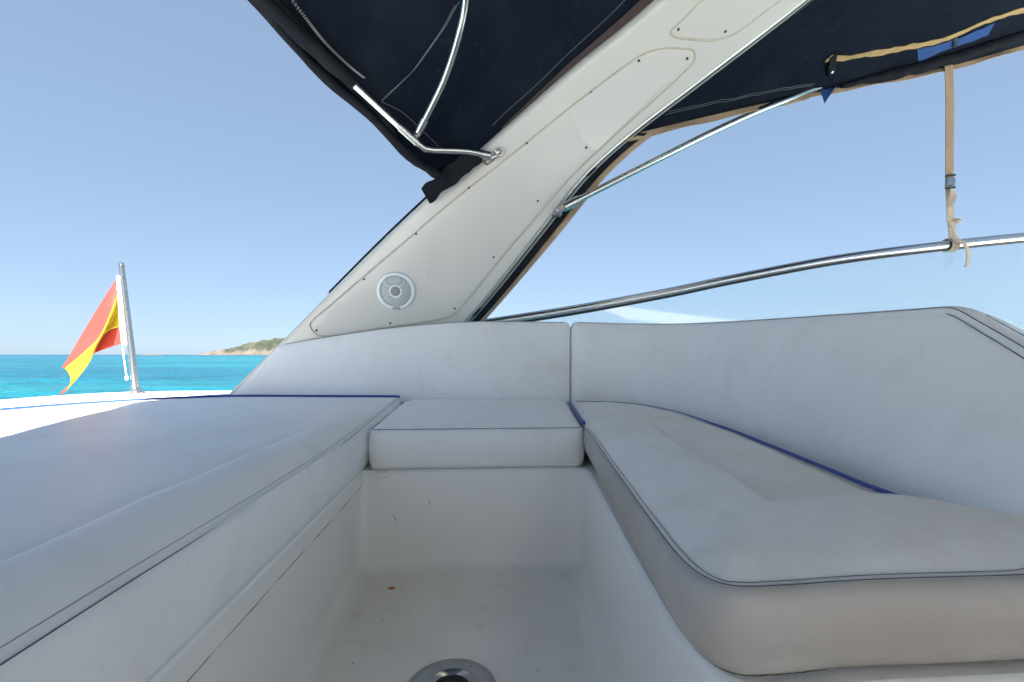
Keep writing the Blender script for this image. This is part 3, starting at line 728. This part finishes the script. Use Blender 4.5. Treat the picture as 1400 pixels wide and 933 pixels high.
# ------------------------------------------------------------------ loudspeaker
t, b = 1.421, .412
c = arch(t, b); nn = arch_n(t, b)
spk = thing('loudspeaker', 'round white marine loudspeaker set in the arch panel', 'loudspeaker', tuple(c))
obj('rim', *lathe([(.094, .003), (.0945, .009), (.091, .0155), (.085, .0195), (.078, .0195), (.0755, .015), (.075, .010)], c, nn, 64, cap=False), 'spk', spk)
obj('grille', *lathe([(.0765, .011), (.072, .0165), (.06, .020), (.045, .0225), (.025, .024)], c, nn, 64, cap=False), 'grille', spk)
obj('tweeter_ring', *lathe([(.032, .0235), (.031, .028), (.027, .030), (.0235, .0285), (.023, .025)], c, nn, 44, cap=False), 'spk', spk)
obj('tweeter_cap', *lathe([(.0237, .0255), (.021, .0285), (.014, .031), (.006, .0322), (.001, .0325)], c, nn, 36, cap=False), 'grey', spk)
dn = unit(np.array([0, 0, -1.]) - nn * np.dot([0, 0, -1.], nn)); rt = np.cross(dn, nn)
bd = obj('badge', *rbox(c + dn * .0845 + nn * .0205, (.034, .009, .003), (rt, dn, nn), .2), 'dark', spk)
mb = MB()                                          # tiny pale letters across the badge
for k in range(6): mb.add(*rbox(c + dn * .0845 + nn * .0223 + rt * (-.0115 + .0046 * k), (.0028, .0038, .0008), (rt, dn, nn), .1))
mb.build('badge_lettering', 'spk', bd)

# ------------------------------------------------------------------ aft canopy
ac = thing('aft_canopy', 'dark navy canvas canopy stretched from the arch towards the stern', 'canopy', (-.3, 2.05, 1.5))
nq, npp = 150, 22
V = [aft_canopy(i / (nq - 1), j / (npp - 1)) for i in range(nq) for j in range(npp)]
F = [(i * npp + j, (i + 1) * npp + j, (i + 1) * npp + j + 1, i * npp + j + 1) for i in range(nq - 1) for j in range(npp - 1)]
obj('fabric', V, F, 'navy', ac, angle=0, solid=.003)
def down(p, k=.004): return np.asarray(p) - unit(np.asarray(p) - np.array([p[0], MID_Y, .7])) * k
def on_aft(L, n, k=.004):
    L = [(q * AFT_Q, p) for q, p in L]
    return [down(aft_canopy(*cr([tuple(q) + (0,) for q in L], t)[:2]), k) for t in np.linspace(0, len(L) - 1, n)]
hem = [aft_canopy(q, 1.0) for q in np.linspace(0.0, 1, 140)]
obj('rolled_hem', *tube([down(p, .012) + np.array([0, 0, .006 * noise.noise(Vector((i * .35, 0, 0)))]) for i, p in enumerate(hem)], [.020 + .007 * noise.noise(Vector((i * .3, 2, 0))) for i in range(140)], 10), 'black', ac)
obj('inner_fold', *tube(on_aft([(.06, .95), (.104, .94), (.149, .935), (.194, .945), (.26, .95)], 50, .012), [.012 + .005 * noise.noise(Vector((i * .4, 7, 0))) for i in range(50)], 10), 'black', ac)
zp = on_aft([(.13, .858), (.143, .878), (.167, .903), (.195, .909), (.26, .91)], 60, .007)
zo = on_aft([(.13, .83), (.143, .85), (.167, .88), (.195, .89), (.26, .89)], 60, .007)
wv = [(np.array(b_) - np.array(a_)) * .45 for a_, b_ in zip(zp, zo)]
z_ = obj('zip', *ribbon(zp, wv, .004), 'black', ac)
mb = MB()
for k in range(150):                               # zip teeth
    f = k / 149 * 57; i = int(f); p = np.array(zp[i]) + (np.array(zp[i + 1]) - np.array(zp[i])) * (f - i); tdir = unit(np.array(zp[i + 1]) - np.array(zp[i]))
    s = unit(wv[i]); mb.add(*rbox(down(p, .004) + s * (.003 if k % 2 else -.003), (.0035, .006, .003), (tdir, s, np.cross(tdir, s)), .1))
mb.build('zip_teeth', 'grey', z_)
for L, nm, rr in (([(.207, .496), (.175, .548), (.14, .643), (.118, .753), (.1, .874)], 'seam_stitching', .0011),
                  ([(.211, .486), (.178, .538), (.142, .634), (.120, .744), (.102, .868)], 'seam_stitching', .0011),
                  ([(.1, .874), (.086, .806), (.062, .738), (.037, .636)], 'seam_stitching', .0011),
                  ([(.06, .145), (.113, .085), (.17, .075), (.24, .07), (.5, .07)], 'seam_stitching', .0009)):
    obj(nm, *tube(on_aft(L, 50, .0035), rr, 5), 'thread_w', ac)
# maroon binding where the canvas meets the arch
bp = [down(aft_canopy(q, .018), .006) for q in np.linspace(.045, .6, 90)]
bo = [down(aft_canopy(q, .05), .006) for q in np.linspace(.045, .6, 90)]
obj('arch_binding', *ribbon(bp, [(np.array(b_) - np.array(a_)) * .5 for a_, b_ in zip(bp, bo)], .005), 'maroon', ac)
# loose folded corner hanging by the arch
lp = [(-.245, 2.10, 1.372), (-.19, 2.085, 1.415), (-.12, 2.07, 1.465), (-.05, 2.05, 1.515), (.0, 2.045, 1.55)]
lp = path(lp, 30); wd = [np.array([-.018, -.012, .030]) * (1 + .3 * noise.noise(Vector((i * .19, 1, 0)))) + np.array([0, .008 * noise.noise(Vector((i * .3, 4, 0))), 0]) for i in range(30)]
obj('loose_corner', *ribbon(lp, wd, .006), 'black', ac)
fp = path([(-.31, 1.985, 1.505), (-.25, 1.995, 1.465), (-.19, 2.0, 1.432), (-.16, 2.01, 1.425)], 16)
obj('corner_fold', *tube([p + np.array([0, 0, .004 * math.sin(i * 1.3)]) for i, p in enumerate(fp)], [.012 + .005 * math.sin(i * .8) for i in range(16)], 8), 'black', ac)

# aft canopy frame
fr = thing('aft_canopy_bow', 'bent stainless steel tube frame under the aft canopy', 'tube frame', (.055, 2.06, 1.55))
AB = [(.035, 2.055, 1.548), (-.05, 2.02, 1.547), (-.15, 1.99, 1.536), (-.215, 1.975, 1.531), (-.265, 1.955, 1.551), (-.488, 1.85, 1.715), (-.633, 1.76, 1.812), (-.82, 1.64, 1.94), (-1.05, 1.45, 2.03), (-1.2, 1.0, 2.12), (-1.22, .45, 2.15)]
AB = mirror(AB)
abp = path(AB, 200)
obj('bow_tube', *tube(abp, .015, 14), 'steel', fr)
obj('bow_pocket', *tube([p + np.array([0, 0, .004 * noise.noise(Vector((i * .3, 0, 6)))]) for i, p in enumerate(abp[50:150])], [.023 + .004 * float(sstep(0, 6, i)) + .004 * noise.noise(Vector((i * .25, 9, 0))) for i in range(100)], 10), 'black', ac)
MBW = mirror([(-.252, 1.945, 1.60), (-.192, 1.88, 1.672), (-.132, 1.815, 1.757), (-.079, 1.72, 1.848), (-.047, 1.63, 1.94), (-.03, 1.40, 2.06), (-.02, 1.0, 2.14), (-.02, .45, 2.16)])
mbp = path(MBW, 160)
ib = obj('inner_bow', *tube(mbp, .0140, 14), 'steel', fr)
d0 = unit(mbp[3] - mbp[0])
obj('end_sleeve', *tube([mbp[0] - d0 * .012, mbp[0] + d0 * .05], .018, 14), 'steel', ib)
hj = mbp[0] - d0 * .035
obj('hinge', *rbox(hj, (.030, .012, .055), (np.cross(d0, [0, 1, 0]), (0, 1, 0), d0), .2), 'steel', fr)
obj('hinge_bolt', *lathe([(.009, 0), (.009, .006), (.006, .009)], hj + np.array([0, -.006, .004]), (0, -1, 0), 12), 'steel_d', fr)
obj('jaw_sleeve', *tube([(-.262, 1.957, 1.549), (-.33, 1.926, 1.598)], .0185, 14), 'steel', fr)
obj('tube_sleeve', *tube([(.0, 2.041, 1.5475), (.045, 2.059, 1.5485)], .0185, 14), 'steel', fr)
bc = arch(3.608, .153); bn = arch_n(3.608, .153); al = unit(arch(3.8, .153) - arch(3.4, .153)); ac_ = np.cross(bn, al)
br = obj('bracket', *rbox(bc + bn * .004, (.085, .028, .008), (al, ac_, bn), .25), 'steel_d', fr)
obj('bracket_lug', *rbox(bc + bn * .026, (.024, .016, .042), (al, ac_, bn), .2), 'steel_d', br)
obj('eye', *closed_tube(np.array([bc + bn * .018 + al * (.030 + .014 * math.cos(a)) + ac_ * .016 * math.sin(a) for a in np.linspace(0, 2 * math.pi, 18)[:-1]]), .0045, 8), 'steel_d', br)
obj('bracket_bolt', *lathe([(.008, .0), (.008, .014), (.005, .017)], bc + al * -.028 + bn * .006, bn, 12), 'steel', br)
obj('rust_bloom', *lathe([(.014, .0022), (.011, .0032), (.003, .0036)], bc + al * -.040 + bn * .0, bn, 14), 'rust', br)

# ------------------------------------------------------------------ forward canopy
fc = thing('forward_canopy', 'dark navy canvas canopy over the helm, forward of the arch', 'canopy', (.7, 2.1, 1.64))
n1, n2 = 60, 130
V = [fwd_canopy(i / (n1 - 1), j / (n2 - 1)) for i in range(n1) for j in range(n2)]
F = [(i * n2 + j, (i + 1) * n2 + j, (i + 1) * n2 + j + 1, i * n2 + j + 1) for i in range(n1 - 1) for j in range(n2 - 1)]
obj('fabric', V, F, 'navy', fc, angle=0, solid=.003)
def on_fwd(L, n, k=.004):
    L = [(p * FWD_P, q * FWD_Q) for p, q in L]
    return [down(fwd_canopy(*cr([tuple(q) + (0,) for q in L], t)[:2]), k) for t in np.linspace(0, len(L) - 1, n)]
def strip(La, Lb, n, k, nm, m, th=.003):
    a_ = np.array(on_fwd(La, n, k)); b_ = np.array(on_fwd(Lb, n, k)); return obj(nm, *ribbon((a_ + b_) / 2, (b_ - a_) / 2, th), m, fc)
ZT = [(.255, .079), (.324, .070), (.427, .067), (.5, .073), (.529, .089), (.583, .097), (.75, .11)]
zt = strip(ZT, [(p, q - .011) for p, q in ZT], 70, .008, 'zip_tape', 'gold', .004)
mb = MB(); zl = on_fwd([(p, q - .0115) for p, q in ZT], 70, .011)
mb.add(*tube(zl, .003, 6)); mb.build('zip_chain', 'black', zt)
strip([(.45, .0555), (.50, .058), (.533, .070), (.56, .078)], [(.489, .028), (.519, .040), (.55, .048), (.585, .052)], 24, .006, 'blue_patch', 'blue')
pl = on_fwd([(.508, .064), (.530, .045)], 10, .014)
obj('zip_pull', *ribbon(pl, [np.array([.008, 0, 0])] * 10, .004), 'dark', fc)
tb = on_fwd([(.258, .078), (.285, .056), (.316, .034)], 12, .014)
tbo = obj('snap_tab', *ribbon(tb, [unit(np.cross(tb[-1] - tb[0], tb[5] - np.array([tb[5][0], MID_Y, .7]))) * .017] * 12, .004), 'black', fc)
obj('snap_button', *lathe([(.008, 0), (.007, .003), (.004, .004)], tb[9], unit(np.array([.2, -1., -.6])), 12), 'steel_d', tbo)
fo = np.array(on_fwd([(.335, .003), (.366, .003)], 10, .004)); fd = [np.array([-.01 + .012 * (1 - i / 9), -.01, -.034 * (1 - i / 9) - .004]) for i in range(10)]
obj('blue_flap', *ribbon(fo + np.array(fd), fd, .003), 'blue', fc)
for L, nm in (([(.004, .032), (.011, .091), (.014, .157), (.03, .2), (.03, .5)], 'seam_stitching'), ([(.031, .029), (.145, .026), (.225, .024), (.299, .019)], 'seam_stitching'), ([(.031, .034), (.145, .030), (.225, .028), (.299, .023)], 'seam_stitching')):
    obj(nm, *tube(on_fwd(L, 50, .0035), .0009, 5), 'thread_w', fc)
# tan binding hanging along the port edge
pe = np.array([fwd_canopy(p, 0) for p in np.linspace(0.0, 1, 90)])
wd = np.array([np.array([0, -.006, -.016]) * (1 if i < 34 else .8) + np.array([0, .004 * math.sin(i * .5), 0]) for i in range(90)])
obj('edge_binding', *ribbon(pe + wd, wd, .004), 'tan', fc)
# rolled black valance along the forward part of the edge
vl = np.array(on_fwd([(.37, .002), (.45, .006), (.52, .014), (.6, .024), (.7, .03), (.9, .03)], 60, .02))
obj('rolled_valance', *tube([p + np.array([0, -.01, .008 * noise.noise(Vector((i * .25, 0, 4)))]) for i, p in enumerate(vl)], [.010 + .016 * float(sstep(0, 14, i)) + .006 * noise.noise(Vector((i * .3, 3, 0))) for i in range(60)], 10), 'black', fc)
# side curtain edge hanging down the forward side of the arch: navy canvas with tan binding
nv = arch_edge_pts(1, .45, 3.9, 60, .066, .034); nw = []; tn = arch_edge_pts(1, .45, 3.9, 60, .108, .040); tw = []
for t in np.linspace(.45, 3.9, 60):
    ux = unit(cr(ARCH_F, t) - cr(ARCH_A, t)); k = .55 + .45 * float(sstep(.45, 2.4, t)); nw.append(ux * .024 * (1.2 - .2 * k)); tw.append(ux * .024 * k)
obj('curtain_edge', *ribbon(nv, nw, .008), 'black', fc)
obj('curtain_binding', *ribbon(tn + np.array([0, .012, 0]), tw, .005), 'tan', fc)
for t in (.75, 3.05):                              # dark canvas tabs holding the curtain edge to the arch
    p = arch_edge_pts(1, t, t + .1, 2, .0, .02)[0]; ux = unit(cr(ARCH_F, t) - cr(ARCH_A, t)); al = unit(cr(ARCH_F, t + .1) - cr(ARCH_F, t))
    obj('curtain_tab', *rbox(p + ux * .012, (.055, .035, .012), (al, ux, np.cross(al, ux)), .3), 'black', fc)
p = arch_edge_pts(1, 3.75, 3.8, 2, .018, .05)[0]; al = unit(cr(ARCH_F, 3.9) - cr(ARCH_F, 3.7)); ux = unit(cr(ARCH_F, 3.8) - cr(ARCH_A, 3.8))
obj('blue_tab', *rbox(p, (.07, .042, .006), (al, ux, np.cross(al, ux)), .1), 'blue', fc)

# forward canopy bow
fbw = thing('forward_canopy_bow', 'stainless steel tube running from the arch along the forward canopy edge', 'tube frame', (.392, 2.15, 1.352))
FB = [(.400, 2.12, 1.345), (.604, 2.12, 1.453), (.853, 2.12, 1.584), (1.091, 2.125, 1.710), (1.333, 2.13, 1.828), (1.528, 2.14, 1.913), (1.695, 2.16, 1.988), (1.946, 2.18, 2.085), (2.408, 2.19, 2.225), (2.865, 2.19, 2.375), (3.15, 2.15, 2.44)]
fbp = path(FB, 120)
obj('tube', *tube(fbp, .0158, 14), 'steel', fbw)
d0 = unit(fbp[2] - fbp[0])
obj('end_sleeve', *tube([fbp[0] - d0 * .004, fbp[0] + d0 * .075], .022, 14), 'steel', fbw)
obj('jaw', *rbox(fbp[0] - d0 * .022, (.03, .024, .045), (np.cross(d0, [0, 1, 0]), (0, 1, 0), d0), .25), 'steel_d', fbw)
obj('pivot_pin', *lathe([(.008, -.02), (.008, .02)], fbp[0] - d0 * .03, (0, 1, 0), 12), 'steel_d', fbw)
mp_ = arch_edge_pts(1, 2.36, 2.45, 2, .0, .03)[0]
obj('mount', *rbox(mp_ + np.array([.012, -.012, -.004]), (.05, .03, .05), bev=.25), 'steel_d', fbw)

# ------------------------------------------------------------------ side screen with rail
ws = thing('side_windscreen', 'clear acrylic side screen under a curved stainless rail', 'windscreen', (1.4, 2.4, .45))
RL = [(-.45, 2.43, .745), (-.137, 2.42, .789), (.172, 2.40, .836), (.561, 2.385, .899), (1.018, 2.37, .985), (1.349, 2.35, 1.055), (1.9, 2.30, 1.158), (2.446, 2.25, 1.228), (2.865, 2.20, 1.269), (3.348, 2.1, 1.299), (3.9, 1.85, 1.32)]
rp = path(RL, 120)
V, F = tube(rp, .024, 18, ry=.020)
obj('rail', V, F, 'steel', ws)
obj('rail_gasket', *tube([p + np.array([0, -.006, -.022]) for p in rp], .008, 8), 'dark', ws)
V = []; F = []
for i, p in enumerate(rp):
    for s in (-.0025, .0025): V += [(p[0], p[1] + s, p[2] - .012), (p[0], p[1] + s + .05, DECK_Z - .01)]
for i in range(len(rp) - 1):
    a = i * 4
    F += [(a, a + 4, a + 5, a + 1), (a + 2, a + 3, a + 7, a + 6), (a, a + 2, a + 6, a + 4), (a + 1, a + 5, a + 7, a + 3)]
F += [(0, 1, 3, 2), tuple(4 * (len(rp) - 1) + k for k in (0, 2, 3, 1))]
obj('screen_pane', V, F, 'glass', ws, angle=30)

# ------------------------------------------------------------------ tie-down strap
st = thing('tie_down_strap', 'tan webbing strap with grey buckle tied from canopy to rail', 'strap', (2.50, 2.24, 1.23))
wx = np.array([.0215, -.0015, 0])
P = [(2.430 + .042 * t + .003 * math.sin(t * 5), 2.195 + .030 * t, 2.17 - .60 * t) for t in np.linspace(0, 1, 20)]
obj('upper_webbing', *ribbon(P, wx, .003), 'tan', st)
P = path([(2.462, 2.225, 1.545), (2.465, 2.222, 1.49), (2.472, 2.225, 1.42), (2.480, 2.228, 1.36), (2.490, 2.23, 1.30), (2.494, 2.232, 1.235)], 30)
obj('lower_webbing', *ribbon(P, wx * .92, .003), 'tan_l', st)
bk = obj('buckle', *rbox((2.459, 2.213, 1.555), (.050, .014, .040), bev=.25), 'buckle', st)
for z in (1.587, 1.523): obj('buckle_bar', *rbox((2.459, 2.212, z), (.058, .012, .010), ((1, 0, .12), (0, 1, 0), (-.12, 0, 1)), .3), 'dark', bk)
P = path([(2.460, 2.208, 1.515), (2.462, 2.203, 1.47), (2.448, 2.203, 1.42), (2.437, 2.205, 1.375), (2.452, 2.205, 1.345), (2.470, 2.204, 1.32), (2.468, 2.203, 1.285), (2.488, 2.200, 1.235)], 40)
tw = [np.array([.012 + .006 * math.sin(i * .33), .006 * math.cos(i * .4), .006 * math.sin(i * .25)]) for i in range(40)]
obj('folded_tail', *ribbon(P, tw, .003), 'tan_l', st)
P = [(2.500 + .0 * a, 2.252 + .034 * math.cos(a), 1.232 + .034 * math.sin(a)) for a in np.linspace(0, 2 * math.pi, 28)]
obj('rail_loop', *ribbon(P, np.array([.021, 0, 0]), .003), 'tan_l', st)
P = path([(2.470, 2.205, 1.352), (2.49, 2.200, 1.347), (2.508, 2.205, 1.345)], 10)
obj('knot', *tube(P, [.006, .009, .011, .012, .012, .012, .011, .010, .008, .005], 8), 'tan_l', st)
P = path([(2.500, 2.203, 1.25), (2.520, 2.195, 1.225), (2.535, 2.192, 1.185), (2.532, 2.19, 1.14), (2.520, 2.188, 1.105)], 24)
obj('loose_end', *ribbon(P, [np.array([.014, .004, .004])] * 24, .003), 'tan_l', st)

# ------------------------------------------------------------------ flagpole and flag
PB = np.array([-1.700, 2.39, DECK_Z - .004]); PT = np.array([-1.778, 2.40, 1.094])
fpole = thing('flagpole', 'slim leaning steel flagpole standing on the stern deck', 'flagpole', tuple(PB))
dv = PT - PB
obj('staff', *tube([PB + dv * t for t in np.linspace(0, 1, 14)], [.0175 - .006 * t for t in np.linspace(0, 1, 14)], 14), 'steel', fpole)
obj('base_cup', *lathe([(.036, 0), (.036, .006), (.024, .010), (.022, .03), (.0185, .032)], PB + np.array([0, 0, .003]), unit(dv), 24), 'steel', fpole)
obj('truck', *lathe([(.010, -.004), (.0125, 0), (.0125, .010), (.006, .014)], PT, unit(dv), 16), 'steel', fpole)
h0 = PB + dv * .13 + np.array([-.028, -.012, 0]); h1 = PB + dv * .92 + np.array([-.015, -.012, 0])
obj('halyard', *tube([h0 + (h1 - h0) * t + np.array([-.008 * math.sin(math.pi * t), 0, 0]) for t in np.linspace(0, 1, 20)], .0028, 6), 'white', fpole)
obj('halyard_knot', *lathe([(.002, -.012), (.007, -.006), (.008, .004), (.003, .012)], h0, (0, 0, 1), 10), 'white', fpole)
rt = unit(np.array([math.cos(R(4.1)), -math.sin(R(4.1)), 0])); bk_ = unit(np.array([math.sin(R(4.1)), math.cos(R(4.1)), 0]))
flag = thing('flag', 'red and yellow striped flag hanging in folds from the flagpole', 'flag', tuple(PB + dv * .45))
bk_ = unit(np.array([-1.75, 2.40, 0]))             # folds stack up along this direction
hoist_t = PB + dv * .895 + rt * -.033 - bk_ * .012
# cloth control points, metres from the top of the hoist: (across, up, depth)
GP = [[(157, 383, 0), (158, 403, 0), (160, 426, 0), (163, 448, 0), (167, 470, 0)], [(131, 424, 0), (151, 426, -.045), (150, 440, .02), (143, 456, .03), (133, 482, .03)],
      [(110, 459, 0), (135, 462, -.055), (132, 470, -.02), (128, 478, .02), (124, 488, .035)], [(95, 485, 0), (113, 484, -.055), (121, 495, -.035), (111, 510, 0), (104, 517, .02)],
      [(82, 506, 0), (87, 505, -.03), (96, 520, -.035), (88, 537, -.015), (79, 540, .01)]]
G = [[((a - 157) * .00364, (383 - b) * .00364, c_) for a, b, c_ in r_] for r_ in GP]
def flag_pt(s, t):
    row = [cr([g for g in r_], t * 4) for r_ in G]; q = cr([tuple(x) for x in row], s * 4)
    rip = .006 * math.sin(9 * t + 5 * s) * s
    return hoist_t + rt * q[0] + np.array([0, 0, q[1]]) + bk_ * (q[2] + rip)
for t0, t1, m_ in ((0, .25, 'red'), (.25, .75, 'yellow'), (.75, 1., 'red')):
    na, nb = 48, 14; V = [flag_pt(i / (na - 1), t0 + (t1 - t0) * j / (nb - 1)) for i in range(na) for j in range(nb)]
    F = [(i * nb + j, (i + 1) * nb + j, (i + 1) * nb + j + 1, i * nb + j + 1) for i in range(na - 1) for j in range(nb - 1)]
    o = obj('stripe', V, F, m_, flag, angle=0, solid=.001); o['label'] = {0: 'upper red stripe', .25: 'wide yellow middle stripe', .75: 'lower red stripe'}[t0]
P = [flag_pt(0, t) + rt * .012 + np.array([0, 0, .012 * (1 - 2 * t)]) for t in np.linspace(-.0, 1, 16)]
obj('hoist_sleeve', *ribbon(P, rt * .009, .006), 'white', flag)
